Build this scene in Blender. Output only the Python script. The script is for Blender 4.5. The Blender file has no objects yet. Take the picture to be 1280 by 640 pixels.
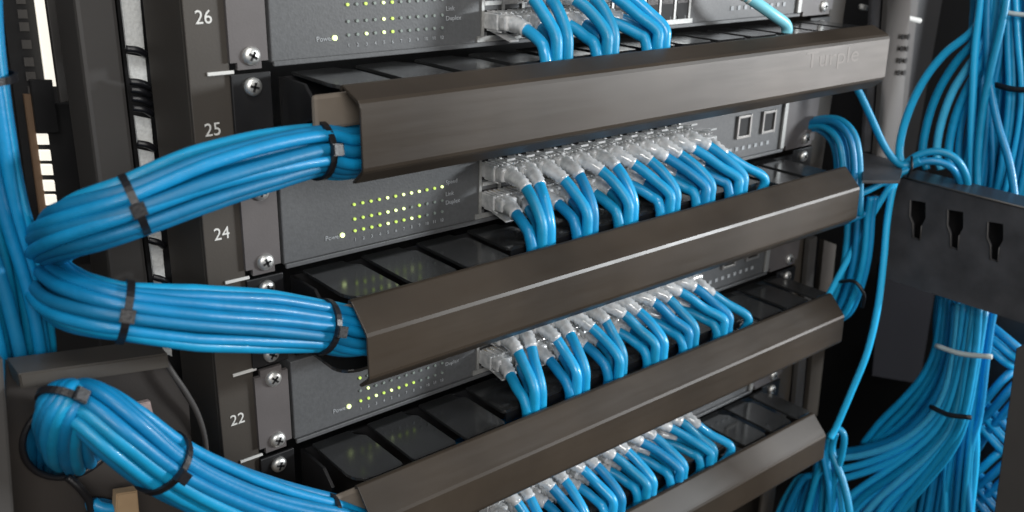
import bpy, bmesh, math, random
from mathutils import Vector, Matrix
random.seed(7)
S = 0.001                                   # everything below is in millimetres
sc = bpy.context.scene
COL = sc.collection

# ------------------------------------------------------------------ camera maths
FL = 1204.61
def _cam():
    vx = Vector((2160-640, -90-320, FL)).normalized()
    vz = -Vector((552-640, 3533-320, FL)).normalized()
    vy = vz.cross(vx)
    return vx, vy, vz
AX, AY, AZ = _cam()                          # world axes in camera coordinates (x right, y down, z forward)
CAM = Vector((-160.45, -369.49, 69.60))
def ray(px, py):
    c = Vector(((px-640)/FL, (py-320)/FL, 1))
    return Vector((AX.dot(c), AY.dot(c), AZ.dot(c)))
def atY(px, py, y):
    r = ray(px, py); return CAM + r*((y-CAM.y)/r.y)
def atX(px, py, x):
    r = ray(px, py); return CAM + r*((x-CAM.x)/r.x)
def atZ(px, py, z):
    r = ray(px, py); return CAM + r*((z-CAM.z)/r.z)

# ------------------------------------------------------------------ materials
MATS = {}
def mat(name, col, rough=.5, metal=0, noise=0, nscale=300, bump=0, bscale=900, spec=.5, trans=0, emit=None, es=0, coat=0, rvar=0, alpha=1, ncon=0):
    if name in MATS: return MATS[name]
    m = bpy.data.materials.new(name); m.use_nodes = True
    nt = m.node_tree; b = nt.nodes['Principled BSDF']
    b.inputs['Base Color'].default_value = (*col, 1)
    b.inputs['Roughness'].default_value = rough
    b.inputs['Metallic'].default_value = metal
    b.inputs['Specular IOR Level'].default_value = spec
    b.inputs['Transmission Weight'].default_value = trans
    b.inputs['Coat Weight'].default_value = coat
    b.inputs['Alpha'].default_value = alpha
    if emit: b.inputs['Emission Color'].default_value = (*emit, 1); b.inputs['Emission Strength'].default_value = es
    tc = nt.nodes.new('ShaderNodeTexCoord')
    if noise:
        n = nt.nodes.new('ShaderNodeTexNoise'); n.inputs['Scale'].default_value = nscale; n.inputs['Detail'].default_value = 4
        nt.links.new(tc.outputs['Object'], n.inputs['Vector'])
        mx = nt.nodes.new('ShaderNodeMix'); mx.data_type = 'RGBA'
        mx.inputs[6].default_value = (*[c*(1-noise) for c in col], 1); mx.inputs[7].default_value = (*[min(1, c*(1+noise)) for c in col], 1)
        src = n.outputs['Fac']
        if ncon:
            mc = nt.nodes.new('ShaderNodeMapRange'); mc.inputs[1].default_value = .5-ncon; mc.inputs[2].default_value = .5+ncon
            nt.links.new(src, mc.inputs[0]); src = mc.outputs[0]
        nt.links.new(src, mx.inputs[0]); nt.links.new(mx.outputs[2], b.inputs['Base Color'])
    if rvar:
        n = nt.nodes.new('ShaderNodeTexNoise'); n.inputs['Scale'].default_value = 40; n.inputs['Detail'].default_value = 5
        nt.links.new(tc.outputs['Object'], n.inputs['Vector'])
        mr = nt.nodes.new('ShaderNodeMapRange'); mr.inputs[1].default_value = .3; mr.inputs[2].default_value = .7
        mr.inputs[3].default_value = rough-rvar; mr.inputs[4].default_value = rough+rvar
        nt.links.new(n.outputs['Fac'], mr.inputs[0]); nt.links.new(mr.outputs[0], b.inputs['Roughness'])
    if bump:
        n = nt.nodes.new('ShaderNodeTexNoise'); n.inputs['Scale'].default_value = bscale; n.inputs['Detail'].default_value = 3
        nt.links.new(tc.outputs['Object'], n.inputs['Vector'])
        bp = nt.nodes.new('ShaderNodeBump'); bp.inputs['Strength'].default_value = bump; bp.inputs['Distance'].default_value = .0004
        nt.links.new(n.outputs['Fac'], bp.inputs['Height']); nt.links.new(bp.outputs[0], b.inputs['Normal'])
    MATS[name] = m; return m
BLUES = [mat('blue_jacket_%s' % k, c, .44, noise=.22, nscale=110, bump=.35, bscale=420, coat=.06) for k, c in
         (('plain', (.002, .225, .475)), ('deep', (.001, .175, .385)), ('bright', (.004, .30, .58)), ('teal', (.003, .255, .48)))]
M_COVER = mat('cover_satin', (.038, .0295, .022), .36, noise=.3, ncon=.2, nscale=14, spec=.36)
def brushed(m, lo, hi):
    """satin paint with fine wear running along the cover and a few broad dull patches"""
    nt = m.node_tree; b = nt.nodes['Principled BSDF']; tc = nt.nodes.new('ShaderNodeTexCoord')
    mp = nt.nodes.new('ShaderNodeMapping'); mp.inputs['Scale'].default_value = (25, 120, 320)
    n = nt.nodes.new('ShaderNodeTexNoise'); n.inputs['Scale'].default_value = 1; n.inputs['Detail'].default_value = 6
    n2 = nt.nodes.new('ShaderNodeTexNoise'); n2.inputs['Scale'].default_value = 22; n2.inputs['Detail'].default_value = 4
    nt.links.new(tc.outputs['Object'], mp.inputs[0]); nt.links.new(mp.outputs[0], n.inputs['Vector']); nt.links.new(tc.outputs['Object'], n2.inputs['Vector'])
    ad = nt.nodes.new('ShaderNodeMath'); ad.operation = 'ADD'; nt.links.new(n.outputs['Fac'], ad.inputs[0]); nt.links.new(n2.outputs['Fac'], ad.inputs[1])
    mr = nt.nodes.new('ShaderNodeMapRange'); mr.inputs[1].default_value = .7; mr.inputs[2].default_value = 1.3; mr.inputs[3].default_value = lo; mr.inputs[4].default_value = hi
    nt.links.new(ad.outputs[0], mr.inputs[0]); nt.links.new(mr.outputs[0], b.inputs['Roughness'])
    bp = nt.nodes.new('ShaderNodeBump'); bp.inputs['Strength'].default_value = .08; bp.inputs['Distance'].default_value = .0002
    nt.links.new(n.outputs['Fac'], bp.inputs['Height']); nt.links.new(bp.outputs[0], b.inputs['Normal'])
brushed(M_COVER, .33, .43)
M_PLATE = mat('plate_gloss', (.024, .025, .026), .15, rvar=.08, noise=.3, nscale=90, spec=.9)
M_BLACK = mat('black_paint', (.010, .010, .011), .45, rvar=.08)
M_DARK = mat('cavity_black', (.006, .006, .007), .7)
M_RAIL = mat('rail_grey', (.052, .045, .038), .5, noise=.12, nscale=60, bump=.1)
M_POST = mat('post_grey', (.060, .057, .055), .5, noise=.12, nscale=40)
M_BRKT = mat('bracket_grey', (.047, .047, .051), .5, noise=.35, ncon=.2, nscale=50, bump=.15)
M_SWITCH = mat('switch_grey', (.085, .088, .092), .48, noise=.25, nscale=500, bump=.2)
M_EAR = mat('ear_grey', (.105, .096, .096), .45, noise=.12, nscale=80, bump=.1)
M_WHITE = mat('white_print', (.62, .62, .60), .6)
M_GREYPR = mat('grey_print', (.34, .36, .38), .6)
M_STRAP = mat('strap_white', (.62, .63, .62), .8, noise=.35, nscale=600, bump=.8, bscale=700)
M_SCREW = mat('screw_nickel', (.70, .70, .68), .42, metal=.85, noise=.25, nscale=700)
M_CHROME = mat('port_metal', (.36, .36, .35), .5, metal=.5, noise=.3, nscale=700)
M_CLEAR = mat('clear_plastic', (.86, .90, .92), .10, trans=.3, spec=1, noise=.35, ncon=.2, nscale=260, coat=.8, bump=.35, bscale=300)  # whitish speckle in the colour paints the sparkle of clear plastic
M_BOOT = mat('clear_boot', (.84, .89, .91), .14, trans=.25, noise=.3, ncon=.2, nscale=260, coat=.8, bump=.35, bscale=300)  # same painted sparkle in the boot colour
M_GOLD = mat('contact_gold', (.80, .62, .25), .3, metal=1)
M_TIE = mat('black_tie', (.008, .008, .010), .4, bump=.3, bscale=900)
M_TIEW = mat('white_tie', (.55, .62, .62), .5)
M_LEDON = mat('led_on', (.4, .6, .1), .4, emit=(.62, .80, .16), es=.6)
M_LEDHOT = mat('led_bright', (.8, 1, .5), .4, emit=(.85, 1, .38), es=1.15)
M_LEDOFF = mat('led_off', (.22, .26, .24), .35)
M_TAN = mat('tan_foam', (.15, .125, .10), .7, noise=.2, nscale=90)
M_CARD = mat('tan_card', (.38, .26, .15), .8, noise=.2, nscale=90)
M_PINK = mat('pale_label', (.45, .35, .33), .7, noise=.4, nscale=400)
M_WALL = mat('room_white', (.85, .82, .74), .7)
M_LIT = mat('gap_glow', (.8, .78, .7), .6, emit=(1, .95, .85), es=.75)  # emission imitates room light coming through the gaps
M_LETTER = mat('cover_lettering', (.062, .051, .041), .36, spec=.36)

# ------------------------------------------------------------------ mesh helpers
def link(name, bm, m, parent=None, smooth=False):
    me = bpy.data.meshes.new(name)
    bmesh.ops.recalc_face_normals(bm, faces=bm.faces)
    if smooth:
        for f in bm.faces: f.smooth = True
    bm.to_mesh(me); bm.free()
    for mm in (m if isinstance(m, (list, tuple)) else [m]): me.materials.append(mm)
    o = bpy.data.objects.new(name, me); COL.objects.link(o)
    if parent:
        o.parent = parent
        o.matrix_parent_inverse = Matrix.Translation(-parent.location) if parent.type == 'EMPTY' else Matrix()
    return o
def thing(name, label, cat, loc=(0, 0, 0), group=None):
    o = bpy.data.objects.new(name, None); COL.objects.link(o)
    o.location = Vector(loc)*S; o.empty_display_size = .01
    o['label'] = label; o['category'] = cat
    if group: o['group'] = group
    return o
def tag(o, label, cat, group=None):
    o['label'] = label; o['category'] = cat
    if group: o['group'] = group
    return o
def box(bm, x0, x1, y0, y1, z0, z1, bev=0, seg=2):
    x0, x1 = sorted((x0, x1)); y0, y1 = sorted((y0, y1)); z0, z1 = sorted((z0, z1))
    vs = [bm.verts.new(Vector((x, y, z))*S) for x in (x0, x1) for y in (y0, y1) for z in (z0, z1)]
    fs = [bm.faces.new([vs[i] for i in f]) for f in ((0, 1, 3, 2), (4, 6, 7, 5), (0, 4, 5, 1), (2, 3, 7, 6), (0, 2, 6, 4), (1, 5, 7, 3))]
    if bev:
        es = list({e for f in fs for e in f.edges})
        bmesh.ops.bevel(bm, geom=es, offset=bev*S, segments=seg, affect='EDGES', profile=.5)
def nb(): return bmesh.new()
def B(*a, **k):
    bm = nb(); box(bm, *a, **k); return bm
def prism(bm, pts, d, bev=0):
    """closed polygon pts (Vectors, mm) pushed along vector d"""
    a = [bm.verts.new(p*S) for p in pts]; b = [bm.verts.new((p+d)*S) for p in pts]
    fs = [bm.faces.new(a), bm.faces.new(b[::-1])]
    n = len(pts)
    for i in range(n): fs.append(bm.faces.new((a[i], b[i], b[(i+1) % n], a[(i+1) % n])))
    if bev:
        es = list(fs[0].edges)+list(fs[1].edges)
        bmesh.ops.bevel(bm, geom=es, offset=bev*S, segments=2, affect='EDGES')
def spline(pts, sub=6):
    P = [Vector(p) for p in pts]
    P = [P[0]*2-P[1]]+P+[P[-1]*2-P[-2]]
    out = []
    for i in range(1, len(P)-2):
        for k in range(sub):
            t = k/sub
            out.append(.5*((2*P[i])+(-P[i-1]+P[i+1])*t+(2*P[i-1]-5*P[i]+4*P[i+1]-P[i+2])*t*t+(-P[i-1]+3*P[i]-3*P[i+1]+P[i+2])*t**3))
    out.append(P[-2]); return out
def frames(pts):
    T = []
    for i in range(len(pts)):
        a = pts[max(0, i-1)]; b = pts[min(len(pts)-1, i+1)]
        T.append((b-a).normalized())
    up = Vector((0, 0, 1)) if abs(T[0].z) < .8 else Vector((0, 1, 0))
    n = (up-T[0]*up.dot(T[0])).normalized(); out = []
    for t in T:
        n = (n-t*n.dot(t)).normalized(); out.append((t, n, t.cross(n)))
    return out
def tube(bm, pts, r, n=10, cap=True, mi=0):
    """pts already dense; r a number or a list"""
    fr = frames(pts); rings = []
    for i, (p, (t, u, v)) in enumerate(zip(pts, fr)):
        rr = r[i] if isinstance(r, (list, tuple)) else r
        rings.append([bm.verts.new((p+(u*math.cos(2*math.pi*k/n)+v*math.sin(2*math.pi*k/n))*rr)*S) for k in range(n)])
    for a, b in zip(rings, rings[1:]):
        for k in range(n):
            f = bm.faces.new((a[k], a[(k+1) % n], b[(k+1) % n], b[k])); f.material_index = mi
    if cap:
        bm.faces.new(rings[0][::-1]); bm.faces.new(rings[-1])
def cyl(bm, c, ax, r, h, n=20, r2=None):
    c = Vector(c); ax = Vector(ax).normalized()
    tube(bm, [c, c+ax*h], [r, r if r2 is None else r2], n)
def lettering(name, txt, origin, size, m, parent, xdir=(1, 0, 0), ydir=(0, 0, 1), depth=.15, align='LEFT', squeeze=1):
    cu = bpy.data.curves.new('t', 'FONT'); cu.body = txt; cu.size = size*S; cu.extrude = depth*S; cu.align_x = align
    cu.resolution_u = 3
    to = bpy.data.objects.new('t', cu); COL.objects.link(to)
    dg = bpy.context.evaluated_depsgraph_get(); me = bpy.data.meshes.new_from_object(to.evaluated_get(dg))
    bpy.data.objects.remove(to); bpy.data.curves.remove(cu)
    X = Vector(xdir).normalized()*squeeze; Y = Vector(ydir).normalized(); Z = Vector(xdir).cross(Vector(ydir)).normalized()
    M = Matrix((X, Y, Z)).transposed().to_4x4(); M.translation = Vector(origin)*S
    me.transform(M); me.name = name; me.materials.clear(); me.materials.append(m)
    o = bpy.data.objects.new(name, me); COL.objects.link(o); o.parent = parent
    if parent.type == 'EMPTY': o.matrix_parent_inverse = Matrix.Translation(-parent.location)
    return o
CR = 2.35                                    # cable radius
def strand(pts, parent, m=None, r=CR, sub=6, name='strand', n=10):
    bm = nb(); tube(bm, spline(pts, sub), r, n)
    return link(name, bm, m or random.choice(BLUES), parent, True)

# ------------------------------------------------------------------ the rack
ORD = ['first', 'second', 'third', 'fourth', 'fifth', 'sixth', 'seventh', 'eighth', 'ninth', 'tenth', 'eleventh', 'twelfth', 'thirteenth', 'fourteenth']
U = 44.45
rack = thing('equipment_rack', 'dark grey steel equipment rack with white printed unit numbers on its left rail', 'rack', (0, 0, -480))
ZT, ZB = 190, -480
xl = atY(231, 40, 0).x
bm = nb(); box(bm, xl, 3.2, 0, 2.5, ZB, ZT, .4); box(bm, xl, xl+2.5, 2.6, 42, ZB, ZT, .3)
rail = link('rail', bm, M_RAIL, rack)
for n, px, py in ((26, 0, 22.2), (25, 0, -22.2), (24, 0, -66.7), (23, 0, -111.1), (22, 0, -155.6), (21, 0, -200), (20, 0, -244.5)):
    lettering('number', str(n), (-9.6, -.15, py-2.6), 7.6, M_WHITE, rail, squeeze=.95)
for k in range(-2, 8):
    link('unit_mark', B(-6.5, 4.6, -.9, -.1, -U*k-.7, -U*k+.7, .15), M_WHITE, rail)
# right rail and the uprights behind it
bm = nb(); box(bm, 428, 446, 0, 2.5, ZB, ZT, .4); box(bm, 443.5, 446, 2.6, 40, ZB, ZT, .3)
link('rail', bm, M_RAIL, rack)
def strip(name, x0, x1, ref, y, z0, z1, m, parent, d=12, bev=.5):
    a = atY(x0, ref, y).x; b = atY(x1, ref, y).x
    return link(name, B(a, b, y, y+d, z0, z1, bev), m, parent)
# left side: uprights and panels seen past the rail
strip('panel', 178, 246, 40, 160, -520, 260, M_DARK, rack, 6)  # black sheet stands in for the shaded gap left of the rail
strip('upright', 98, 150, 40, 62, -430, 200, M_POST, rack, 30, 2)
strip('panel', 58, 99, 0, 120, atY(80, 128, 120).z, 240, M_POST, rack, 4)
strip('upright', 150, 186, 40, 70, -430, 200, M_DARK, rack, 10)
# the cabinet shell
link('back_panel', B(-190, 760, 520, 524, -600, 320), M_DARK, rack)
link('side_panel', B(-230, -226, 60, 520, -600, 320), M_DARK, rack)
link('side_panel', B(700, 704, 0, 520, -600, 320), M_DARK, rack)
link('base_panel', B(-230, 760, -60, 524, -604, -600), M_DARK, rack)
# equipment bodies behind the faces stop the eye
# ------------------------------------------------------------------ switches
def phillips(parent, x, z, y=-2.2, r=3.8):
    bm = nb()
    prof = [(0, r), (1.0, r), (1.8, r*.82), (2.3, r*.5)]
    n = 24; rings = [[bm.verts.new(Vector((x+rr*math.cos(2*math.pi*k/n), y-h, z+rr*math.sin(2*math.pi*k/n)))*S) for k in range(n)] for h, rr in prof]
    for a, b in zip(rings, rings[1:]):
        for k in range(n): bm.faces.new((a[k], a[(k+1) % n], b[(k+1) % n], b[k]))
    bm.faces.new(rings[-1])
    s = link('screw', bm, M_SCREW, parent, True)
    bm = nb(); an = random.uniform(0, 1.5)
    for q in (an, an+math.pi/2):
        d = Vector((math.cos(q), 0, math.sin(q))); w = Vector((-math.sin(q), 0, math.cos(q)))
        c = Vector((x, y-2.45, z))
        prism(bm, [c+d*2+w*.5, c-d*2+w*.5, c-d*2-w*.5, c+d*2-w*.5], Vector((0, .3 if q == an else .35, 0)))
    link('cross_slot', bm, M_DARK, s)
    return s
PX0, PITCH = 136.0, 12.5
LIT = {26: ({0, 2, 4, 5}, {4, 5}, {2, 4, 5}), 24: (set(range(12)), {0, 1, 2, 3, 4, 5, 6, 8}, set(range(9))), 22: ({0}, {1}, set(range(8))), 20: (set(), set(), {1, 2})}
def make_switch(u, zt, where):
    t = thing('network_switch', where, 'network switch', (220, 0, zt-U))
    body = nb(); box(body, 20.5, 388, -2.4, 300, zt-U+2.4, zt-.9, .5)
    b = link('chassis', body, M_SWITCH, t)
    # lower lip of the chassis with a pressed edge
    link('bottom_lip', B(20.5, 388, -4.2, -2.6, zt-U+1.2, zt-U+3.4, .4), M_SWITCH, t)
    for x0, x1 in ((2.6, 19.0), (391, 427)):
        ear = nb(); box(ear, x0, x1, -2.2, -.2, zt-U+.8, zt-.8, .0)
        e4 = [e for e in ear.edges if abs(e.verts[0].co.y-e.verts[1].co.y) > 1e-6]
        bmesh.ops.bevel(ear, geom=e4, offset=3*S, segments=4, affect='EDGES')
        link('ear', ear, M_EAR, t)
    for dz in (-6.4, -38.3):
        phillips(t, 11.6, zt+dz)
        phillips(t, 416, zt+dz)
    # lamps: three rows of twelve, one power lamp
    rows = (-20.3, -27.3, -33.0)
    for r, dz in enumerate(rows):
        for k in range(12):
            on = k in LIT[u][r]
            bm = nb(); cyl(bm, (56.8+4.5*k, -2.4, zt+dz), (0, -1, 0), .7, .7, 10)
            link('indicator_lamp', bm, (M_LEDHOT if random.random() < .3 else M_LEDON) if on else M_LEDOFF, t)
    bm = nb(); cyl(bm, (50, -2.4, zt-33.8), (0, -1, 0), 1.15, .8, 12)
    link('power_lamp', bm, M_LEDHOT, t)
    lettering('power_print', 'Power', (41.2, -2.55, zt-34.9), 3.1, M_GREYPR, t)
    for dz, s in ((-19.6, 'Speed'), (-25.6, 'Link'), (-30.0, 'Duplex')):
        lettering('row_print', s, (108.5, -2.55, zt+dz), 3.0, M_GREYPR, t)
    for k in range(12):
        lettering('column_print', str(k+1), (56.8+4.5*k, -2.55, zt-38.2), 2.2, M_GREYPR, t, align='CENTER')
    # metal port cage
    cage = nb(); box(cage, 126.5, PX0+PITCH*11+9.5, -3.4, -2.5, zt-41, zt-38.4); box(cage, 126.5, PX0+PITCH*11+9.5, -3.4, -2.5, zt-5.5, zt-8)
    for k in range(13):
        x = PX0-PITCH/2+PITCH*k; box(cage, x-.8, x+.8, -3.4, -2.5, zt-38.3, zt-8.1)
    box(cage, PX0-5, PX0+PITCH*11+5, -3.3, -2.5, zt-24.2, zt-22.2)
    c = link('port_cage', cage, M_CHROME, t)
    for k in range(12):
        for r, zc in enumerate((zt-15.4, zt-31)):
            x = PX0+PITCH*k
            s = 1 if r == 0 else -1
            p = nb(); box(p, x-5.4, x+5.4, -2.9, -2.45, zc-5.6, zc+4.6); box(p, x-3, x+3, -2.95, -2.5, zc+(4.6 if s > 0 else -8), zc+(7 if s > 0 else -5.6))
            po = link('port', p, M_DARK, t)
            g = nb()
            for q in range(8): box(g, x-3.9+q*1.05, x-3.4+q*1.05, -3.2, -2.96, zc-s*1.5, zc-s*4.4)
            link('port_contacts', g, M_EAR, po)
    # uplink bays on the right
    for x in (343, 369):
        fr = nb(); zc = zt-20.5
        box(fr, x-7, x-5.4, -4.2, -2.5, zc-7.5, zc+7.5, .2); box(fr, x+5.4, x+7, -4.2, -2.5, zc-7.5, zc+7.5, .2)
        box(fr, x-5.3, x+5.3, -4.1, -2.5, zc+5.8, zc+7.4, .2); box(fr, x-5.3, x+5.3, -4.1, -2.5, zc-7.4, zc-5.8, .2)
        f = link('uplink_port', fr, mat('dull_port', (.30, .29, .28), .4, metal=.6), t)
        link('opening', B(x-5.3, x+5.3, -3, -2.5, zc-5.7, zc+5.7), M_DARK, f)
    bm = nb()
    for q in range(9): box(bm, 318+q*6.5, 320.6+q*6.5, -2.9, -2.5, zt-36, zt-33.6)
    link('small_print', bm, M_GREYPR, t)
    link('silver_trim', B(384.5, 388.5, -4.4, -2.6, zt-U+3.5, zt-1.2, .4), M_CHROME, t)
    return t
Z26, Z24, Z22, Z20 = U, -U, -3*U, -5*U-5
SW = {26: Z26, 24: Z24, 22: Z22, 20: Z20}
for u, w in ((26, 'grey network switch at the top beside rail number 26, with empty ports at its right'),
             (24, 'grey network switch beside rail number 24 with three rows of green lamps'),
             (22, 'grey network switch beside rail number 22, only its lowest lamp row showing'),
             (20, 'lowest grey network switch, mostly hidden behind the third black cover')):
    make_switch(u, SW[u], w)

# ------------------------------------------------------------------ cable managers (trays)
def make_manager(zt, xr, label, cz, letters=False, slots_from=26):
    t = thing('cable_manager', label, 'cable manager', (210, 0, zt-U), 'black horizontal cable managers between the switches')
    # snap-on cover: a folded sheet
    prof = [(-46.5, -2.2), (-47.0, -.2), (-48.2, .3), (-49.6, 0), (-59.6, cz+1.2), (-60.8, cz), (-61.4, cz-1.6), (-62.2, -29.6), (-61.9, -31), (-61, -32.2), (-55.5, -37.2), (-54.3, -37.4), (-53.5, -36.8),
            (-54.2, -36.2), (-60.2, -31.2), (-60.9, -29.8), (-60.2, cz-2), (-59.2, cz-.4), (-49.4, -1.2), (-48.2, -1.0), (-47.8, -2.2)]
    xL = 26
    bm = nb()
    prism(bm, [Vector((xL, y, zt+z)) for y, z in prof], Vector((xr-xL, 0, 0)))
    c = link('cover', bm, M_COVER, t)
    bv = c.modifiers.new('edge', 'BEVEL'); bv.width = .00035; bv.segments = 2; bv.limit_method = 'ANGLE'; bv.angle_limit = .5
    if letters:
        a = atY(1008, 84, -62.5)
        zl = a.z-1
        lettering('lettering', 'Turple', (a.x, -61.46-.8*(-6.6-zl)/23, zl), 13, M_LETTER, c, ydir=(0, .8, 23), squeeze=1.55, depth=.03)
    # back plate and the duct floor
    link('back_plate', B(24, 418, -1.8, -.3, zt-U+1, zt-3.5), M_BLACK, t)
    for x0, x1 in ((2.6, 20), (404, 427)):
        ear = B(x0, x1, -2, -.3, zt-U+.8, zt-.8, .5); link('ear', ear, M_BLACK, t)
    phillips(t, 11.4, zt-6.3); phillips(t, 11.4, zt-38.2); phillips(t, 416, zt-6.3); phillips(t, 416, zt-38.2)
    # finger plates, top and bottom, parted by slots
    edges = [26, 57, 88, 119]
    while edges[-1] < xr-14: edges.append(edges[-1]+29.4)
    for side, zz in ((0, zt-1.6), (1, zt-U+4)):
        for i, (a, b) in enumerate(zip(edges, edges[1:])):
            b = min(b, xr+6)
            a0, b0 = a+2.9, b-2.9
            pts = []
            yf, yb = (-44.5 if side == 0 and (b < 125 or a > 300) else -35), -2.6
            def arc(cx, cy, r, s, e):
                return [Vector((cx+r*math.cos(math.radians(s+(e-s)*k/5)), cy+r*math.sin(math.radians(s+(e-s)*k/5)), zz)) for k in range(6)]
            rl = 9 if i == 0 else 2
            pts += arc(a0+rl, yf+rl, rl, 180, 270)+arc(b0-2, yf+2, 2, 270, 360)
            # a narrower neck at the back: the T shaped slot
            pts += [Vector((b0, yb-9, zz)), Vector((b0-4.5, yb-5, zz)), Vector((b0-4.5, yb, zz)), Vector((a0, yb, zz))]
            bm = nb(); prism(bm, pts, Vector((0, 0, -1.6)), .25)
            f = link('finger', bm, M_PLATE, t)
            if side == 0 and yf > -40:
                hk = nb(); box(hk, a0+2.5, b0-2.5, yf+.3, yf+1.8, zz-7.5, zz-1.7, .3); link('hook', hk, M_BLACK, f)
    # rounded end tab at the left mouth
    link('end_tab', B(15, 39, -46.2, -43.2, zt-17, zt-3.2, 1.5), M_TAN, t)
    side = nb(); prism(side, [Vector((24, y, zt+z)) for y, z in ((-2, -3.5), (-22, -3.5), (-30, -10), (-26, -22), (-12, -38), (-2, -43))], Vector((1.5, 0, 0)), .2)
    link('end_bracket', side, M_BLACK, t)
    return t
T25, T23, T21, T19 = 0, -2*U, -4*U-1, -6*U-5
make_manager(T25, 400, 'black cable manager beside number 25, faint letters at the right of its cover', -5, True)
make_manager(T23, 393, 'black cable manager second from the top, under the switch beside number 24', -10.5)
make_manager(T21, 399, 'third black cable manager, below the switch beside number 22', -11.5)
make_manager(T19, 400, 'lowest black cable manager, cut off by the bottom of the picture', -11.5)

# ------------------------------------------------------------------ patch cables in the ports
PATCH = [BLUES[0], BLUES[2], BLUES[2], BLUES[3], mat('blue_jacket_lit_plugs', (.015, .36, .70), .33, noise=.1, nscale=150, coat=.3)]  # brighter blues paint the stronger light around the plugs
def plug_mesh(bm, x, y, z, s):
    box(bm, x-5.4, x+5.4, y-9.5, y+2, z-3.9, z+3.9, .6, 2); box(bm, x-5.2, x+5.2, y-15.6, y-10.1, z-3.5, z+3.5, 1.2, 2)
    for q in (-4.4, -1.6, 1.6, 4.4): box(bm, x+q-.45, x+q+.45, y-11.5, y-1, z+3.95, z+4.7, .15, 1); box(bm, x+q-.45, x+q+.45, y-11.5, y-1, z-4.7, z-3.95, .15, 1)
def make_patch(x, zr, s, path, label, group, col=None, bootcol=None, big=1.0):
    t = thing('patch_cable', label, 'patch cable', (x, 0, zr), group)
    bm = nb(); tube(bm, spline(path, 7), CR*big*1.24, 12)
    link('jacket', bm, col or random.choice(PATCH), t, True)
    bm = nb(); plug_mesh(bm, x, -3.4, zr, s)
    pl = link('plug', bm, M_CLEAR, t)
    bm = nb(); zz = zr+s*4.1
    prism(bm, [Vector((x-2.6, -4.5, zz)), Vector((x-2.6, -19.5, zz+s*3.4)), Vector((x-2.6, -19.5, zz+s*4.4)), Vector((x-2.6, -4.5, zz+s*1.2))], Vector((5.2, 0, 0)))
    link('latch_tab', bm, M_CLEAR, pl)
    g = nb()
    for q in range(8): box(g, x-4+q*1.07, x-3.55+q*1.07, -6.5, -3.6, zr-s*3.95, zr-s*3.4)
    link('contacts', g, M_GOLD, pl)
    # ribbed clear boot along the first part of the path
    sp = spline(path, 7); bm = nb(); pts = []; rad = []
    L = 0
    for i in range(1, len(sp)):
        L += (sp[i]-sp[i-1]).length
        if L > (23 if s > 0 else 19): break
        if sp[i].y < -12:
            pts.append(sp[i]); rad.append(4.1-.05*L+(.7 if i % 2 else 0))
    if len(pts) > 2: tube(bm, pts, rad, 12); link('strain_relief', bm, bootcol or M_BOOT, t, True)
    return t
def cluster(u, k, dropx, zplate, where, only=None, ydrop=-40.6):
    zt = SW[u]
    order = [(0, 0, -.3, -1.6), (1, 0, 5.1, -1.2), (0, 1, -4.9, -1.2), (1, 1, 2.6, 3.2)]
    for j, (c, r, dx, dy) in enumerate(order):
        if only is not None and j not in only: continue
        x = PX0+PITCH*(2*k+c); zr = zt-15.4 if r == 0 else zt-31
        s = 1 if r == 0 else -1
        jx = random.uniform(-1.1, 1.1); jy = random.uniform(-1, 1)
        xd = dropx+dx+jx*.7; yd = ydrop+dy+jy
        if r == 0:
            path = [(x, -8, zr), (x+jx*.3, -19, zr-.3), (x+(xd-x)*.35+jx*.4, -27+jx, zr-2.4+jy-abs(xd-x)*.14), (x+(xd-x)*.72, -34+jx*.5, zr-8+jx-abs(xd-x)*.24), (xd, yd+1.2, zr-18-abs(xd-x)*.12), (xd, yd, zplate+2), (xd, yd+1, zplate-9), (xd-6, yd+6, zplate-20), (xd-26, yd+9, zplate-25)]
        else:
            path = [(x, -8, zr), (x, -16, zr-.1), (x+(xd-x)*.55, -25, zr-1.6-abs(xd-x)*.06), (x+(xd-x)*.9, -34+jx, zr-6-abs(xd-x)*.08), (xd, yd+3.5, zplate+3), (xd, yd+2, zplate-8), (xd-6, yd+7, zplate-18), (xd-26, yd+9, zplate-23)]
        nm = ('upper' if r == 0 else 'lower')+(' left' if c == 0 else ' right')
        make_patch(x, zr, s, path, 'blue cable in the %s port of the %s plug cluster on %s' % (nm, ORD[k], where), 'blue patch cables plugged into the switches')
D24 = [138, 168.5, 198, 230.5, 260, 291]
for k in range(3): cluster(26, k, [143.5, 174, 211][k], T25, 'the top switch')
for k in range(6): cluster(24, k, D24[k], T23, 'switch number 24')
for k in range(6): cluster(22, k, [136, 166, 197, 228, 258, 290][k], T21, 'switch number 22', ydrop=-42.5)
for k in range(6): cluster(20, k, [143, 172, 201, 229, 258, 289][k], T19, 'the lowest switch', ydrop=-43.5)
def single(zt, x, xd, zp, label, col=None, big=1.0, boot=None, yd=-38):
    zr = zt-20.5
    path = [(x, -8, zr), (x, -16, zr-.3), (x+3, -25, zr-5), (x+(xd-x)*.55, -32, zr-14), (xd, yd, zp+2), (xd-1, yd+1, zp-8), (xd-10, yd+5, zp-17)]
    make_patch(x, zr, 1, path, label, 'blue patch cables plugged into the switches', col, boot, big)
single(Z24, 292, 321, T23, 'lone blue cable right of the plug clusters on switch number 24')
single(Z22, 292, 317, T21, 'lone blue cable right of the plug clusters on switch number 22', yd=-41)
single(Z20, 292, 314, T19, 'lone blue cable right of the plug clusters on the lowest switch', yd=-42)
single(Z26, 300, 331, T25, 'lone pale cyan cable with a ribbed boot on the top switch', mat('pale_cyan_jacket', (.22, .62, .74), .35), 1.15, mat('pale_boot', (.70, .80, .76), .4), -34)

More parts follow.
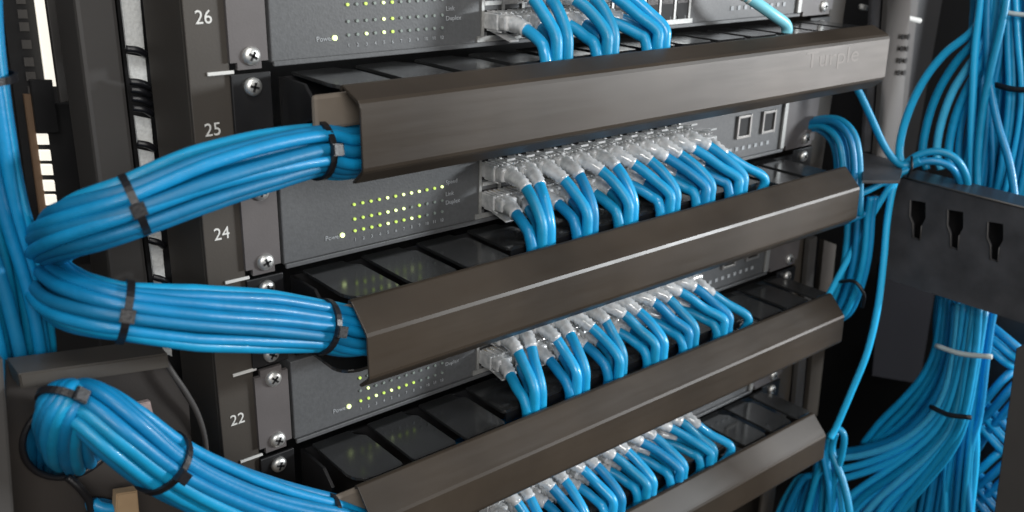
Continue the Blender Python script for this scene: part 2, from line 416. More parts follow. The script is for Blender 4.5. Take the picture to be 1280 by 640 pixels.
# ------------------------------------------------------------------ tied bundles at the left
DEEP = [BLUES[0], BLUES[1], BLUES[1], BLUES[3], mat('blue_jacket_dark', (.001, .155, .33), .5, noise=.3, nscale=60, bump=.35, bscale=420)]  # darker blues for the left; shade in the grooves put into colour
def pack(n, R, CR=2.4):
    out = []
    inner = max(1, round(n*.33)); outer = n-inner
    for k in range(outer): a = 2*math.pi*k/outer; out.append((math.cos(a)*(R-CR), math.sin(a)*(R-CR)))
    for k in range(inner): a = 2*math.pi*(k+.5)/inner; rr = (R-CR)*.45 if inner > 1 else 0; out.append((math.cos(a)*rr, math.sin(a)*rr))
    return out
def tie(parent, p, t, R, head=(0, -1, .2), m=None, w=1.3):
    t = t.normalized(); up = Vector(head); u = (up-t*up.dot(t)).normalized(); v = t.cross(u)
    bm = nb(); N = 32; rings = []
    for k in range(N):
        a = 2*math.pi*k/N; d = u*math.cos(a)+v*math.sin(a)
        rings.append([bm.verts.new((p+d*rr+t*ww)*S) for rr, ww in ((R-.2, -w), (R+.9, -w), (R+.9, w), (R-.2, w))])
    for i in range(N):
        a, b = rings[i], rings[(i+1) % N]
        for k in range(4): bm.faces.new((a[k], a[(k+1) % 4], b[(k+1) % 4], b[k]))
    o = link('cable_tie', bm, m or M_TIE, parent)
    bm = nb(); c = p+u*(R+1.2)
    prism(bm, [c+t*2.4+v*2.3, c-t*2.4+v*2.3, c-t*2.4-v*2.3, c+t*2.4-v*2.3], u*2.6, .4)
    hd = link('tie_head', bm, m or M_TIE, o)
    return o
def bundle(label, path, n, R, ties=(), scales=None, sub=7, tw=.5, cat='cable bundle', flat=None, name='cable_bundle', jit=.5, headdir=(0, -1, .2), scol=None, parent=None, cr=2.4):
    sp = spline(path, sub); fr = frames(sp)
    t0 = parent or thing(name, label, cat, sp[0])
    offs = pack(n, R); N = len(sp)
    for (a, b) in offs:
        ph1, ph2, ja, jb = random.uniform(0, 6.3), random.uniform(0, 6.3), random.uniform(-.35, .35), random.uniform(-.35, .35)
        pts = []
        for i, (p, (t, u, v)) in enumerate(zip(sp, fr)):
            q = i/(N-1); f = q*(len(path)-1); j = min(int(f), len(path)-2); w = f-j
            s = 1 if scales is None else scales[j]*(1-w)+scales[j+1]*w
            fl = 1 if flat is None else flat[j]*(1-w)+flat[j+1]*w
            an = tw*q*3+.25*math.sin(ph1*.2+q*5)
            x = (a+ja+jit*math.sin(q*9+ph1))*s; y = (b+jb+jit*math.sin(q*8+ph2))*s
            x, y = x*math.cos(an)-y*math.sin(an), x*math.sin(an)+y*math.cos(an)
            pts.append(p+u*x+v*y*fl)
        bm = nb(); tube(bm, pts, cr*random.uniform(.97, 1.04), 12)
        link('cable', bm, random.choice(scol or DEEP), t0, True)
    for (q, rr) in ties:
        i = int(q/(len(path)-1)*(N-1)); tie(t0, sp[i], fr[i][0], rr, headdir)
    return t0
Y0 = -43
P1 = [(150, -30, -22), (90, -36, -21), atY(447, 187, -42), atY(396, 187, -43), atY(330, 201, -46), atY(250, 224, -49), atY(168, 256, -49), atY(112, 275, -42), atY(84, 287, -32), atY(66, 300, -10), atY(56, 318, 24)]
bundle('upper blue cable bundle leaving the cover beside number 25, with two black ties', P1, 20, 11.4, ((3, 11.2), (6, 10.2)),
       [1, 1, 1, .98, 1.06, 1.02, .88, .90, .84, .8, .8], jit=.75)
P2 = [(150, -30, -113), (90, -36, -111), atY(460, 412, -42), atY(402, 408, -43), atY(330, 402, -46), atY(240, 398, -49), atY(156, 390, -48), atY(108, 380, -38), atY(84, 370, -22), atY(68, 357, 0), atY(58, 342, 30)]
bundle('middle blue cable bundle leaving the second cover, level, with two black ties', P2, 20, 11.4, ((3, 11.0), (6, 10.6)),
       [1, 1, 1, .93, 1.1, 1.1, .90, .96, .98, .9, .8], jit=.75)
P3 = [(150, -30, -202), (90, -36, -201), atY(470, 655, -42), atY(400, 648, -44), atY(320, 632, -50), atY(255, 607, -56), atY(203, 578, -60), atY(155, 540, -60), atY(118, 512, -54), atY(92, 508, -44), atY(80, 520, -32), atY(84, 560, -10)]
lowb = bundle('lower blue cable bundle looping out of the round hole and into the third cover', P3, 21, 11.8, ((3, 11.2), (6, 11.4)),
       [1, 1, 1, .96, 1.05, 1.02, .96, .95, .85, .75, .65, .65], jit=.75)
P3b = [atY(88, 494, -46), atY(80, 505, -52), atY(80, 527, -44), atY(86, 548, -28), atY(94, 562, -8), atY(100, 580, 18), atY(104, 610, 60)]
bundle('', P3b, 22, 11.4, ((.9, 8.6),), [.45, .66, .88, .98, .96, .92, .9], parent=lowb, jit=.3)
PV = [atY(-52, -60, 6), atY(-46, 40, 6), atY(-34, 140, 6), atY(-20, 250, 6), atY(0, 350, 6), atY(12, 440, 6), atY(20, 520, 10), atY(24, 600, 20)]
bundle('vertical blue cable bundle at the left edge of the picture', PV, 24, 14.6, ((1.6, 14.6),), [.85, .88, .92, 1.0, 1.1, 1.15, 1.0, .9], tw=.05, jit=.75)
P4 = [atY(112, 640, -25), atY(135, 642, -25), atY(150, 660, -25)]
bundle('short end of blue cables at the very bottom left beside the tan card', P4, 6, 6)

# left lower side plate with a round hole, traced edge
plate = thing('side_plate', 'dark brown steel side plate with a round hole for the lower cable bundle', 'steel plate', atY(120, 640, -22))
yp = -18
outline = [atY(8, 452, yp), atY(188, 432, yp), atY(214, 470, yp), atY(236, 505, yp), atY(240, 560, yp), atY(236, 700, yp), atY(20, 720, yp), atY(8, 600, yp)]
bm = nb()
c0 = atY(88, 545, yp); rh = 17
ov = [bm.verts.new(p*S) for p in outline]
N = 40
hv = [bm.verts.new((c0+Vector((math.cos(2*math.pi*k/N), 0, math.sin(2*math.pi*k/N)))*rh)*S) for k in range(N)]
es = [bm.edges.new((ov[i], ov[(i+1) % len(ov)])) for i in range(len(ov))]+[bm.edges.new((hv[i], hv[(i+1) % N])) for i in range(N)]
bmesh.ops.triangle_fill(bm, use_beauty=True, edges=es)
g = bmesh.ops.extrude_face_region(bm, geom=list(bm.faces)); bmesh.ops.translate(bm, verts=[v for v in g['geom'] if isinstance(v, bmesh.types.BMVert)], vec=(0, 2*S, 0))
link('plate', bm, mat('side_plate_brown', (.034, .029, .026), .5, noise=.15, nscale=40, bump=.1), plate)
bm = nb(); pts = [c0+Vector((math.cos(2*math.pi*k/N), 0, math.sin(2*math.pi*k/N)))*rh+Vector((0, -.6, 0)) for k in range(N+1)]
tube(bm, pts, 1.3, 8, False); link('grommet', bm, M_TIE, plate, True)
def seg(pts, r, m, name, parent, sub=5, n=8):
    bm = nb(); tube(bm, spline(pts, sub), r, n); return link(name, bm, m, parent, True)
bm = nb(); a = atY(8, 447, yp); b = atY(190, 424, yp)
prism(bm, [a, b, b+Vector((0, 0, -6)), a+Vector((0, 0, -6))], Vector((0, -16, 0)), .6)
link('top_flange', bm, mat('flange_grey', (.060, .054, .047), .4, noise=.1, nscale=40), plate)
o = seg([atY(196, 430, -24), atY(213, 462, -24), atY(232, 490, -24), atY(248, 520, -22), atY(257, 555, -20), atY(258, 600, -18)], 1.2, M_POST, 'strap', None)
tag(o, 'thin grey strap curving down beside the side plate at the left', 'strap')
bm = nb(); prism(bm, [atY(170, 506, -26), atY(188, 502, -26), atY(193, 522, -26), atY(176, 528, -26)], Vector((0, 3, 0)), .4)
tag(link('paper_tag', bm, M_PINK, None), 'small pale pink tag peeking out above the lower bundle', 'tag')
bm = nb(); prism(bm, [atY(217, 541, -26), atY(232, 546, -26), atY(236, 566, -26), atY(222, 560, -26)], Vector((0, 3, 0)), .4)
tag(link('paper_tag', bm, M_CARD, None), 'small tan tag beside the black tie of the lower bundle', 'tag')
bm = nb(); prism(bm, [atY(146, 618, -32), atY(172, 614, -32), atY(176, 660, -32), atY(144, 660, -32)], Vector((0, 5, 0)), .5)
tag(link('card_block', bm, M_CARD, None), 'tan card block at the bottom left under the lower bundle', 'card')
o = seg([atY(84, 596, -24), atY(100, 610, -26), atY(112, 628, -26), atY(116, 650, -26)], 1.6, M_TIE, 'hanging_string', None)
tag(o, 'short black string hanging below the round hole of the side plate', 'string')

# near-left grey frame at the very edge
xa = atY(0, 560, -60).x
bm = nb(); prism(bm, [atY(-40, 455, -40), atY(4, 450, -40), atY(22, 700, -40), atY(-40, 700, -40)], Vector((0, 6, 0)), .8)
link('frame', bm, M_POST, rack)

# white woven strap with black bands
st = thing('woven_strap', 'white woven strap in short lengths down the dark post left of the numbers', 'strap', atY(180, 430, 55))
def ys(px, py): return atY(px, py, 55)
segs = [(-30, 62), (68, 98), (145, 180), (187, 226), (286, 300), (306, 346), (352, 364), (428, 442)]
for a, b in segs:
    xm = 152+a*.125
    p0 = atY(152+a*.118, a, 55); p1 = atY(176+a*.09, a+4, 55); p2 = atY(176+b*.09, b+4, 55); p3 = atY(152+b*.118, b, 55)
    bm = nb(); prism(bm, [p0, p1, p2, p3], Vector((0, 2.5, 0)), .4)
    link('strap_length', bm, M_STRAP, st)
for py in (64, 105, 115, 126, 138, 182, 303, 349):
    a = atY(150+py*.118, py-3, 53); b = atY(178+py*.09, py+5, 53)
    seg([a, (a+b)/2+Vector((0, -1.5, 1)), b], 1.5, M_TIE, 'band', st)
# far-left slotted column, glowing pieces stand in for light through its gaps
colm = thing('slotted_upright', 'black slotted column at the far left with bright gaps behind it', 'column', atY(50, 260, 200))
yc = 205
def quad(x0, x1, y0, y1, Y, slant=.148):
    return [atY(x0+y0*slant*.9, y0, Y), atY(x1+y0*slant*.9, y0, Y), atY(x1+y1*slant*.9, y1, Y), atY(x0+y1*slant*.9, y1, Y)]
bm = nb(); prism(bm, quad(2, 46, -40, 330, yc), Vector((0, 4, 0))); link('column', bm, M_BLACK, colm)
bm = nb()
for y in (-6, 12, 28, 50, 72, 90, 108): prism(bm, quad(20, 32, y, y+11, yc-.8), Vector((0, .6, 0)))
link('slots', bm, M_POST, colm)
bm = nb(); prism(bm, quad(44, 57, -40, 108, yc-8), Vector((0, 3, 0)), .4); link('glow_edge', bm, M_LIT, colm)
bm = nb()
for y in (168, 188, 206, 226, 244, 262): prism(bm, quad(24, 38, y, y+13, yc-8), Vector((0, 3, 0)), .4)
link('glow_blocks', bm, M_LIT, colm)
bm = nb(); prism(bm, quad(14, 24, 118, 300, yc-6), Vector((0, 3, 0)), .4); link('brown_edge', bm, mat('brown_edge', (.16, .10, .06), .6), colm)
bm = nb(); prism(bm, quad(24, 52, 100, 166, yc-10), Vector((0, 3, 0)), .4)
prism(bm, quad(38, 78, 130, 330, yc-4), Vector((0, 3, 0)), .4); link('dark_edge', bm, M_BLACK, colm)

# ------------------------------------------------------------------ right side: uprights, bracket
def xquad(pts, X): return [atX(px, py, X) for px, py in pts]
def xslab(name, pts, X, d, m, parent, bev=.4):
    bm = nb(); prism(bm, xquad(pts, X), Vector((d, 0, 0)), bev); return link(name, bm, m, parent)
def yslab(name, pts, Y, d, m, parent, bev=.4):
    bm = nb(); prism(bm, [atY(px, py, Y) for px, py in pts], Vector((0, d, 0)), bev); return link(name, bm, m, parent)
yslab('upright', [(1112, -30), (1142, -30), (1122, 215), (1094, 215)], -14, 4, M_POST, rack)
yslab('upright', [(1092, -30), (1111, -30), (1091, 190), (1080, 190)], -8, 3, M_BRKT, rack)
bm = nb()
for i in range(4):
    for j in range(2):
        p = atY(1101-i*1.6+j*6, 50+i*11, -9.2); cyl(bm, p, (0, -1, 0), 1.7, .5, 10)
        p = atY(1128-i*1.6+j*7, 46+i*15, -15.2); cyl(bm, p, (0, -1, 0), 2.0, .5, 10)
link('round_holes', bm, M_DARK, rack)
yslab('panel', [(1150, -30), (1225, -30), (1198, 235), (1122, 235)], 60, 4, mat('panel_grey', (.055, .055, .058), .55, noise=.1, nscale=20), rack)
yslab('panel', [(1102, 330), (1172, 345), (1150, 480), (1090, 470)], 10, 4, mat('dark_panel', (.009, .009, .011), .85, spec=.05), rack)
yslab('upright', [(1136, -30), (1152, -30), (1122, 240), (1108, 240)], 30, 4, M_BLACK, rack)  # black slab put in for the dark gap beside the upright
# pale rod over the top right
bm = nb(); tube(bm, [atY(1075, 8, 5), atY(1115, 18, -4), atY(1150, 26, -12)], 1.9, 12)
tag(link('steel_rod', bm, mat('rod_white', (.62, .62, .60), .35), None, True), 'pale steel rod crossing behind the right upright at the top', 'rod')
# lower right rail pieces
yslab('upright', [(1012, 300), (1022, 296), (1002, 520), (992, 520)], -6, 4, M_POST, rack)
yslab('upright', [(1030, 300), (1046, 306), (1022, 520), (1008, 520)], 4, 4, M_RAIL, rack)

br = thing('keyhole_bracket', 'dark grey steel bracket with three keyhole slots at the right', 'bracket', atX(1120, 345, 470))
XB = 466
bm = nb()
outer = xquad([(1122, 222), (1135, 224), (1300, 267), (1300, 411), (1098, 345), (1100, 330)], XB)
ov = [bm.verts.new(p*S) for p in outer]
es = [bm.edges.new((ov[i], ov[(i+1) % len(ov)])) for i in range(len(ov))]
KH = []
for (x, y) in ((1137, 250), (1184, 262), (1234, 277)):
    k = [(x+1, y), (x+20, y+3), (x+20, y+23), (x+15, y+32), (x+13, y+50), (x+4, y+47), (x+4, y+30), (x, y+20)]
    pts = xquad(k, XB); KH.append(pts)
    hv = [bm.verts.new(p*S) for p in pts]; es += [bm.edges.new((hv[i], hv[(i+1) % 8])) for i in range(8)]
bmesh.ops.triangle_fill(bm, use_beauty=True, edges=es)
g = bmesh.ops.extrude_face_region(bm, geom=list(bm.faces)); bmesh.ops.translate(bm, verts=[v for v in g['geom'] if isinstance(v, bmesh.types.BMVert)], vec=(2*S, 0, 0))
face = link('face', bm, M_BRKT, br)
for pts in KH:
    c = sum(pts, Vector())/8
    bm = nb(); tube(bm, [p+Vector((-.2, 0, 0)) for p in pts[3:]+pts[:1]], .45, 6); link('slot_highlight', bm, M_POST, face, True)  # paler rim paints the highlight on each keyhole edge
xslab('dark_backing', [(1128, 236), (1300, 280), (1300, 345), (1120, 315)], XB+9, 2, M_DARK, br)  # dark sheet added so the keyhole slots read black
a = atX(1122, 222, XB); b = atX(1300, 267, XB)
bm = nb(); prism(bm, [a, b, b+Vector((26, 0, 0)), a+Vector((26, 0, 0))], Vector((0, 0, 1.6)), .5); link('top_flange', bm, mat('flange_black', (.03, .031, .034), .35), br)
bm = nb(); tube(bm, [a+Vector((-.2, 0, 1.2)), b+Vector((-.2, 0, 1.2))], .7, 8); link('worn_edge', bm, M_POST, br, True)
bm = nb(); a2 = atX(1300, 300, XB+60)
prism(bm, [a+Vector((0, 0, -2)), a+Vector((45, 0, -2)), a+Vector((45, 0, -62)), a+Vector((0, 0, -68))], Vector((0, 2, 0)), .4); link('end_face', bm, M_BRKT, br)
# a small shelf joining the bracket to the rail
bm = nb(); prism(bm, [atZ(1078, 190, -98), atZ(1130, 203, -98), atZ(1125, 226, -98), atZ(1078, 226, -98)], Vector((0, 0, -2)), .4)
link('shelf', bm, M_BRKT, br)
# near right post
tag(xslab('steel_post', [(1270, 436), (1330, 400), (1330, 720), (1232, 720)], 430, 3, M_POST, None, .6), 'dark grey steel post at the lower right edge', 'post')

# ------------------------------------------------------------------ right vertical bundle
BR = [BLUES[0], BLUES[2], BLUES[3], BLUES[1], mat('blue_jacket_lit', (.02, .46, .84), .35, noise=.1, nscale=120, coat=.2)]  # lightened blue paints the brighter light on the right-hand cables
vb = thing('cable_bundle', 'big vertical blue cable bundle at the right running down behind the keyhole bracket', 'cable bundle', atX(1200, 640, 520))
for k in range(62):
    u = (k % 16)/15; layer = k//16; wob = 4 if k % 3 else 13
    X = 520+layer*5+random.uniform(-1.5, 1.5)
    xt = 1216+u*95+layer*2; xm = 1214+u*92; xb_ = 1174+u*70
    q = u+random.uniform(-.03, .03)
    pts = [atX(xt+random.uniform(-wob, wob), -60, X), atX(xt-1, 40, X), atX(xm+random.uniform(-wob, wob), 130, X), atX(1200+q*95, 230, X), atX(1184+q*80, 320, X), atX(1172+q*72, 385, X),
           atX(1171+q*64, 440, X), atX(1168+q*58, 515, X), atX(1150+q*68+random.uniform(-wob, wob), 580, X), atX(1128+q*88, 680, X)]
    strand(pts, vb, random.choice(BR), name='cable', sub=5)
def ptie(p0, p1, X, m, r, parent, sag=4):
    a = atX(*p0, X); b = atX(*p1, X); mid = (a+b)/2+Vector((-3, 0, -sag*.3))
    o = seg([a, mid, b], r, m, 'cable_tie', parent)
    return o
ptie((1170, 432), (1240, 446), 488, M_TIEW, 1.9, vb)
ptie((1163, 508), (1214, 522), 486, M_TIE, 1.9, vb)
ptie((1233, 8), (1300, 20), 512, M_TIEW, 1.6, vb)
ptie((1244, 106), (1300, 112), 512, M_TIE, 2.0, vb)
bm = nb(); p = atX(1235, 7, 510); bmesh.ops.create_icosphere(bm, subdivisions=2, radius=3*S, matrix=Matrix.Translation(p*S)); link('tie_head', bm, M_TIEW, vb, True)

M_PALE = mat('blue_jacket_lit_pale', (.06, .48, .78), .35, noise=.15, nscale=120)  # palest blue: highlights on lit cables put into the jacket colour
# fan of cables sweeping from the bundle to the trays at the bottom
fan = thing('cable_fan', 'blue cables sweeping out of the big bundle towards the trays at bottom right', 'cable bundle', atX(1060, 600, 500))
base = [[(1040, 566), (1078, 561), (1118, 548), (1152, 520), (1176, 480), (1188, 430), (1194, 380)],
        [(1036, 574), (1080, 568), (1125, 552), (1160, 523), (1182, 486), (1194, 430), (1200, 380)],
        [(1034, 590), (1080, 580), (1128, 560), (1165, 530), (1188, 490), (1200, 440), (1206, 380)],
        [(1030, 604), (1082, 590), (1130, 570), (1170, 540), (1192, 500), (1206, 440), (1212, 380)],
        [(1020, 660), (1064, 618), (1110, 586), (1152, 556), (1184, 516), (1204, 450), (1214, 380)],
        [(1040, 665), (1078, 622), (1122, 590), (1162, 560), (1190, 520), (1208, 450), (1218, 380)],
        [(1060, 668), (1092, 628), (1130, 596), (1166, 566), (1192, 526), (1210, 450), (1220, 380)],
        [(1082, 670), (1108, 630), (1140, 600), (1172, 568), (1196, 528), (1212, 450), (1222, 380)],
        [(1104, 672), (1124, 634), (1150, 600), (1178, 566), (1200, 526), (1216, 450), (1226, 380)]]
for i, b in enumerate(base):
    for j in range(2 if i > 3 else 1):
        X = 499-(i % 9)*.6+j*3
        strand([atX(px+j*6+random.uniform(-2, 2), py+j*4, X) for px, py in b], fan, M_PALE if random.random() < .25 else BR[4] if i < 99 and random.random() < .55 else random.choice(BR), name='cable', r=CR*1.25)
base += [[(1034, 598), (1070, 596), (1112, 582), (1156, 556), (1184, 520), (1202, 450), (1212, 380)], [(1030, 622), (1062, 610), (1100, 594), (1144, 566), (1180, 522), (1200, 450), (1210, 380)],
         [(1044, 640), (1060, 622), (1096, 600), (1140, 570), (1176, 524), (1198, 450), (1208, 380)], [(1050, 660), (1070, 628), (1104, 602), (1146, 572), (1180, 526), (1202, 450), (1212, 380)]]
edge = [[(1078, 556), (1100, 528), (1128, 500), (1152, 472), (1168, 440), (1175, 400), (1178, 370)], [(1080, 564), (1108, 534), (1136, 506), (1160, 474), (1174, 440), (1180, 400), (1183, 370)],
        [(1074, 566), (1112, 542), (1142, 514), (1166, 480), (1180, 445), (1186, 400), (1189, 370)], [(1072, 574), (1114, 550), (1148, 522), (1172, 488), (1186, 450), (1192, 400), (1194, 370)],
        [(1090, 570), (1124, 552), (1154, 528), (1178, 494), (1190, 455), (1198, 400), (1200, 370)]]
for i, b in enumerate(edge):
    for j in range(2): strand([atX(px+j*4, py+j*5, 506+j*4) for px, py in b], fan, random.choice(BR[:4]), name='cable', r=CR*1.2)

# loose single cables, each its own thing
def loose(label, pts, group=None, m=None, r=CR, X=None, name='loose_cable', cat='cable'):
    P = [(p if isinstance(p, Vector) else atX(p[0], p[1], p[2] if len(p) > 2 else X)) for p in pts]
    bm = nb(); tube(bm, spline(P, 8), r, 12)
    return tag(link(name, bm, m or random.choice(BR), None, True), label, cat, group)
G1 = 'loose blue cables arching left out of the big bundle'
for i, (lab, b) in enumerate((('outermost left of the four blue cables arching out above the bracket', [(1130, 212), (1124, 190), (1132, 150), (1152, 105), (1180, 68), (1216, 38), (1232, 5), (1236, -40)]),
                         ('second from left of the four blue cables arching above the bracket', [(1158, 212), (1153, 190), (1160, 150), (1174, 112), (1195, 78), (1218, 52), (1234, 20), (1240, -40)]),
                         ('third from left, brightest of the four blue cables arching above the bracket', [(1176, 212), (1171, 188), (1177, 152), (1190, 116), (1206, 90), (1222, 66), (1238, 30), (1244, -40)]),
                         ('innermost and darkest of the four blue cables arching above the bracket', [(1190, 212), (1186, 188), (1192, 154), (1202, 126), (1214, 102), (1228, 76), (1242, 30), (1248, -40)]))):
    loose(lab, b, G1, (BR[4], BR[2], mat('blue_jacket_lit_pale', (.06, .48, .78), .35), BR[1])[i], X=506, r=CR*1.25)
loose('straight blue cable along the left edge of the big bundle', [(1214, 235), (1214, 180), (1216, 120), (1219, 60), (1226, 0), (1230, -60)], None, BR[4], X=502, r=CR*1.15)
loose('blue cable dropping from the top cover to the tie beside the bracket', [(1060, 96, 425), (1072, 112, 430), (1088, 145, 437), (1104, 180, 444), (1118, 200, 450), (1132, 207, 456), (1150, 200, 460)], None, BR[2], CR*1.05)
loose('upper blue cable of the pair bending over the bracket edge', [(1110, 226, 448), (1128, 208, 458), (1150, 193, 464), (1176, 190, 470), (1196, 200, 476), (1208, 222, 484), (1210, 250, 492)], None, BR[2], CR*1.1)
loose('lower blue cable of the pair bending over the bracket edge', [(1104, 232, 446), (1126, 214, 455), (1150, 203, 461), (1172, 202, 467), (1190, 210, 474), (1200, 228, 484), (1204, 250, 492)], None, BR[0], CR*1.1)
loose('blue cable running left from the bracket tie to the second cover', [(1136, 212, 456), (1118, 220, 450), (1098, 231, 442), (1078, 241, 432), (1050, 252, 420), (1000, 268, 405)], None, BR[2])
loose('blue cable slanting down left from the bracket tie to the third cover', [(1132, 210, 456), (1116, 228, 450), (1094, 262, 444), (1070, 305, 438), (1046, 350, 430), (1030, 380, 424)], None, BR[4])
lc = loose('long loose blue cable hanging in front of the bracket down to the lowest cover', [(1128, 206, 458), (1117, 232, 452), (1109, 275, 448), (1104, 330, 444), (1097, 385, 440), (1084, 440, 434), (1064, 490, 428), (1046, 532, 424), (1038, 548, 420)], None, BR[4], CR*1.05)
loose('bent blue cable hooking down at the corner of the lowest cover', [(1036, 546, 424), (1046, 536, 426), (1055, 545, 428), (1052, 570, 428), (1044, 600, 428), (1038, 660, 428)], None, BR[2], CR*1.05)
loose('upright blue cable end beside the corner of the lowest cover', [(1024, 548, 424), (1030, 575, 424), (1036, 610, 424), (1038, 660, 424)], None, BR[0])
loose('blue cable crossing under the second cover at its right end', [(985, 298, 400), (1010, 290, 408), (1045, 280, 420), (1070, 272, 430), (1090, 262, 440)], None, BR[0])
loose('blue cable slanting across the front of the big bundle under its white tie', [(1262, -40), (1254, 20), (1240, 80), (1228, 140), (1222, 200), (1222, 250)], None, BR[2], X=500, r=CR*1.1)
loose('blue cable crossing the big bundle lower down, bending right towards the bracket', [(1236, -40), (1234, 30), (1236, 90), (1246, 150), (1262, 205), (1270, 260)], None, BR[0], X=503, r=CR*1.1)
loose('fifth thin dark blue arch close beside the straight cable of the big bundle', [(1200, 214), (1198, 190), (1201, 160), (1208, 132), (1218, 108), (1230, 80), (1244, 30), (1250, -40)], None, BR[1], X=509)
# tied pair wrap
bm = nb(); p = atX(1133, 207, 456); tube(bm, [p+Vector((-1, -2.5, -7)), p+Vector((-2.5, -5.5, 0)), p+Vector((0, -2.5, 7))], .9, 8)
tag(link('cable_tie', bm, M_TIE, None, True), 'thin black tie holding the loose cables at the bracket corner', 'cable tie')
# cables turning into the right ends of the trays
def turn(label, curve, n, X, dx, dy, step=4):
    t = thing('cable_bundle', label, 'cable bundle', atX(curve[0][0], curve[0][1], X))
    for k in range(n):
        strand([atX(px-k*dx, py+k*dy*(1-i/len(curve)), X-(k % 2)*step) for i, (px, py) in enumerate(c for c in curve if c != 'in')]+([Vector((398-k*4, -30-k*2, -92)), Vector((386-k*4, -30-k*2, -108))] if curve[-1] == 'in' else []), t, random.choice(BLUES), name='cable')
    return t
turn('four blue cables curling down into the right end of the second cover', [(1010, 152), (1030, 148), (1050, 150), (1066, 165), (1073, 188), (1075, 225), (1075, 270)], 5, 424, 7, 4)
turn('blue cables dropping from the second to the third cover at the right', [(1094, 245), (1090, 270), (1088, 300), (1084, 330), (1076, 360), (1064, 388), (1050, 400)], 6, 440, 6, 1)
ff = thing('cable_bundle', 'blue cables fanning out under the right end of the lowest cover', 'cable bundle', atX(1040, 640, 425))
for k in range(11):
    x0 = 1040-k*2.2; x1 = 1062-k*9
    strand([atX(x0+4, 540+k*2, 428+k % 3*4), atX(x0, 565+k*3, 428+k % 3*4), atX((x0+x1)/2+2, 600, 426+k % 3*4), atX(x1, 645, 424+k % 3*4), atX(x1-6, 690, 424+k % 3*4)], ff, random.choice(BLUES+[BR[4]]), name='cable', r=CR*1.2)
yw = atY(1065, 352, -20)
seg([atX(1050, 352, 430), atX(1068, 352, 428), atX(1080, 368, 430), atX(1078, 384, 434)], 1.3, M_TIE, 'cable_tie', bpy.data.objects['cable_bundle.006'] if 'cable_bundle.006' in bpy.data.objects else vb)

# short criss-cross patch cords at the far right, plugged into a side panel
G2 = 'short blue cables crossing each other at the far right'
rows = [(1222, 424, 34, 28, 1), (1214, 520, 40, -46, 3), (1222, 530, 32, 34, 1), (1204, 606, 42, -38, 3), (1208, 612, 32, 36, 1)]
names = ['topmost falling', 'upper rising', 'middle falling', 'lower rising', 'lowest falling']
for gi, (x, y, dx, dy, pl) in enumerate(rows):
    for k in range(3):
        x0 = x+k*9; y0 = y+k*(-2 if dy > 0 else 12)
        if dy > 0: y0 = y-k*8
        pts = [(x0-10, y0-dy*.35, 560), (x0, y0, 548), (x0+dx*.5, y0+dy*.5, 545), (x0+dx, y0+dy, 548), (x0+dx*1.4, y0+dy*1.3, 560)]
        o = loose('%s of three short blue cables in the %s group at the far right' % (('left', 'middle', 'right')[k], names[gi]), pts, G2, random.choice(BLUES[:3]), CR*1.35, name='network_cable')
        if gi in (0,):
            bm = nb(); a = atX(x0-14, y0-dy*.45, 566); b = atX(x0+3, y0+3, 546); tube(bm, [a, (a+b)/2, b], [3.6, 3.9, 2.9], 10)
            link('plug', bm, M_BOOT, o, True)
o = xslab('neighbouring_cabinet', [(1190, 380), (1300, 400), (1300, 720), (1150, 720)], 590, 4, M_BLACK, None)
tag(o, 'black cabinet side behind the crossing cables at the far right', 'cabinet')

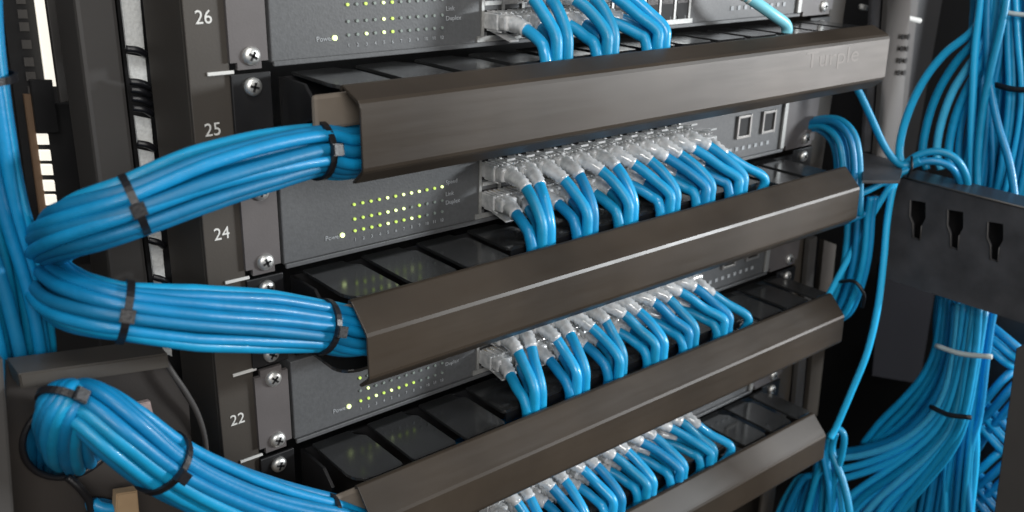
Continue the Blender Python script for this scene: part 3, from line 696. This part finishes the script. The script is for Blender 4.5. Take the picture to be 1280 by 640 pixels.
# ------------------------------------------------------------------ light
w = bpy.data.worlds.new('World'); sc.world = w; w.use_nodes = True
nt = w.node_tree; bg = nt.nodes['Background']
tc = nt.nodes.new('ShaderNodeTexCoord'); sep = nt.nodes.new('ShaderNodeSeparateXYZ'); nt.links.new(tc.outputs['Generated'], sep.inputs[0])
mr = nt.nodes.new('ShaderNodeMapRange'); mr.inputs[1].default_value = -1; mr.inputs[2].default_value = 1; nt.links.new(sep.outputs[2], mr.inputs[0])
cr = nt.nodes.new('ShaderNodeValToRGB'); e = cr.color_ramp.elements
e[0].position = 0; e[0].color = (.07, .055, .042, 1); e[1].position = 1; e[1].color = (.22, .23, .25, 1)
for p, c in ((.34, (.13, .105, .08, 1)), (.46, (.34, .32, .29, 1)), (.55, (.34, .34, .34, 1)), (.75, (.17, .18, .20, 1))):
    q = cr.color_ramp.elements.new(p); q.color = c
nt.links.new(mr.outputs[0], cr.inputs[0]); nt.links.new(cr.outputs[0], bg.inputs[0]); bg.inputs[1].default_value = .62
def area(name, loc, target, size, power, col):
    l = bpy.data.lights.new(name, 'AREA'); l.energy = power; l.color = col; l.shape = 'RECTANGLE'; l.size = size[0]; l.size_y = size[1]
    o = bpy.data.objects.new(name, l); COL.objects.link(o); o.location = loc
    o.rotation_euler = (Vector(target)-Vector(loc)).to_track_quat('-Z', 'Y').to_euler(); return o
area('ceiling_or_fill_lamp', (-.1, -.8, 1.25), (.3, 0, -.1), (1.0, .12), 7, (1, .98, .94))
area('ceiling_or_fill_lamp', (-.5, -.7, 1.0), (0, 0, -.1), (.5, .25), 2, (1, .97, .92))
area('aisle_lamp', (1.55, -.92, -.10), (.3, 0, -.08), (.5, .45), 7, (1, .96, .94))
area('front_fill', (-.55, -1.5, .55), (.2, 0, -.1), (.9, .35), 15, (1, .97, .93))  # fill light added behind the camera to brighten the recesses
area('ceiling_or_fill_lamp', (1.3, -1.1, .15), (.48, -.05, -.15), (.3, .12), 22, (.92, .97, 1))  # added side fill, below ceiling height, to brighten the right-hand cables

# ------------------------------------------------------------------ camera
cd = bpy.data.cameras.new('camera'); co = bpy.data.objects.new('camera', cd); COL.objects.link(co)
cd.sensor_width = 36; cd.lens = FL/1280*36; cd.clip_start = .01; cd.clip_end = 50
right = Vector((AX.x, AY.x, AZ.x)); down = Vector((AX.y, AY.y, AZ.y)); fwd = Vector((AX.z, AY.z, AZ.z))
Mx = Matrix((right, -down, -fwd)).transposed().to_4x4(); Mx.translation = CAM*S
co.matrix_world = Mx
cd.dof.use_dof = True; cd.dof.focus_distance = .46; cd.dof.aperture_fstop = 13
sc.camera = co
sc.view_settings.view_transform = 'Standard'; sc.view_settings.look = 'None'; sc.view_settings.exposure = 0; sc.view_settings.gamma = 1
sc.cycles.use_denoising = True
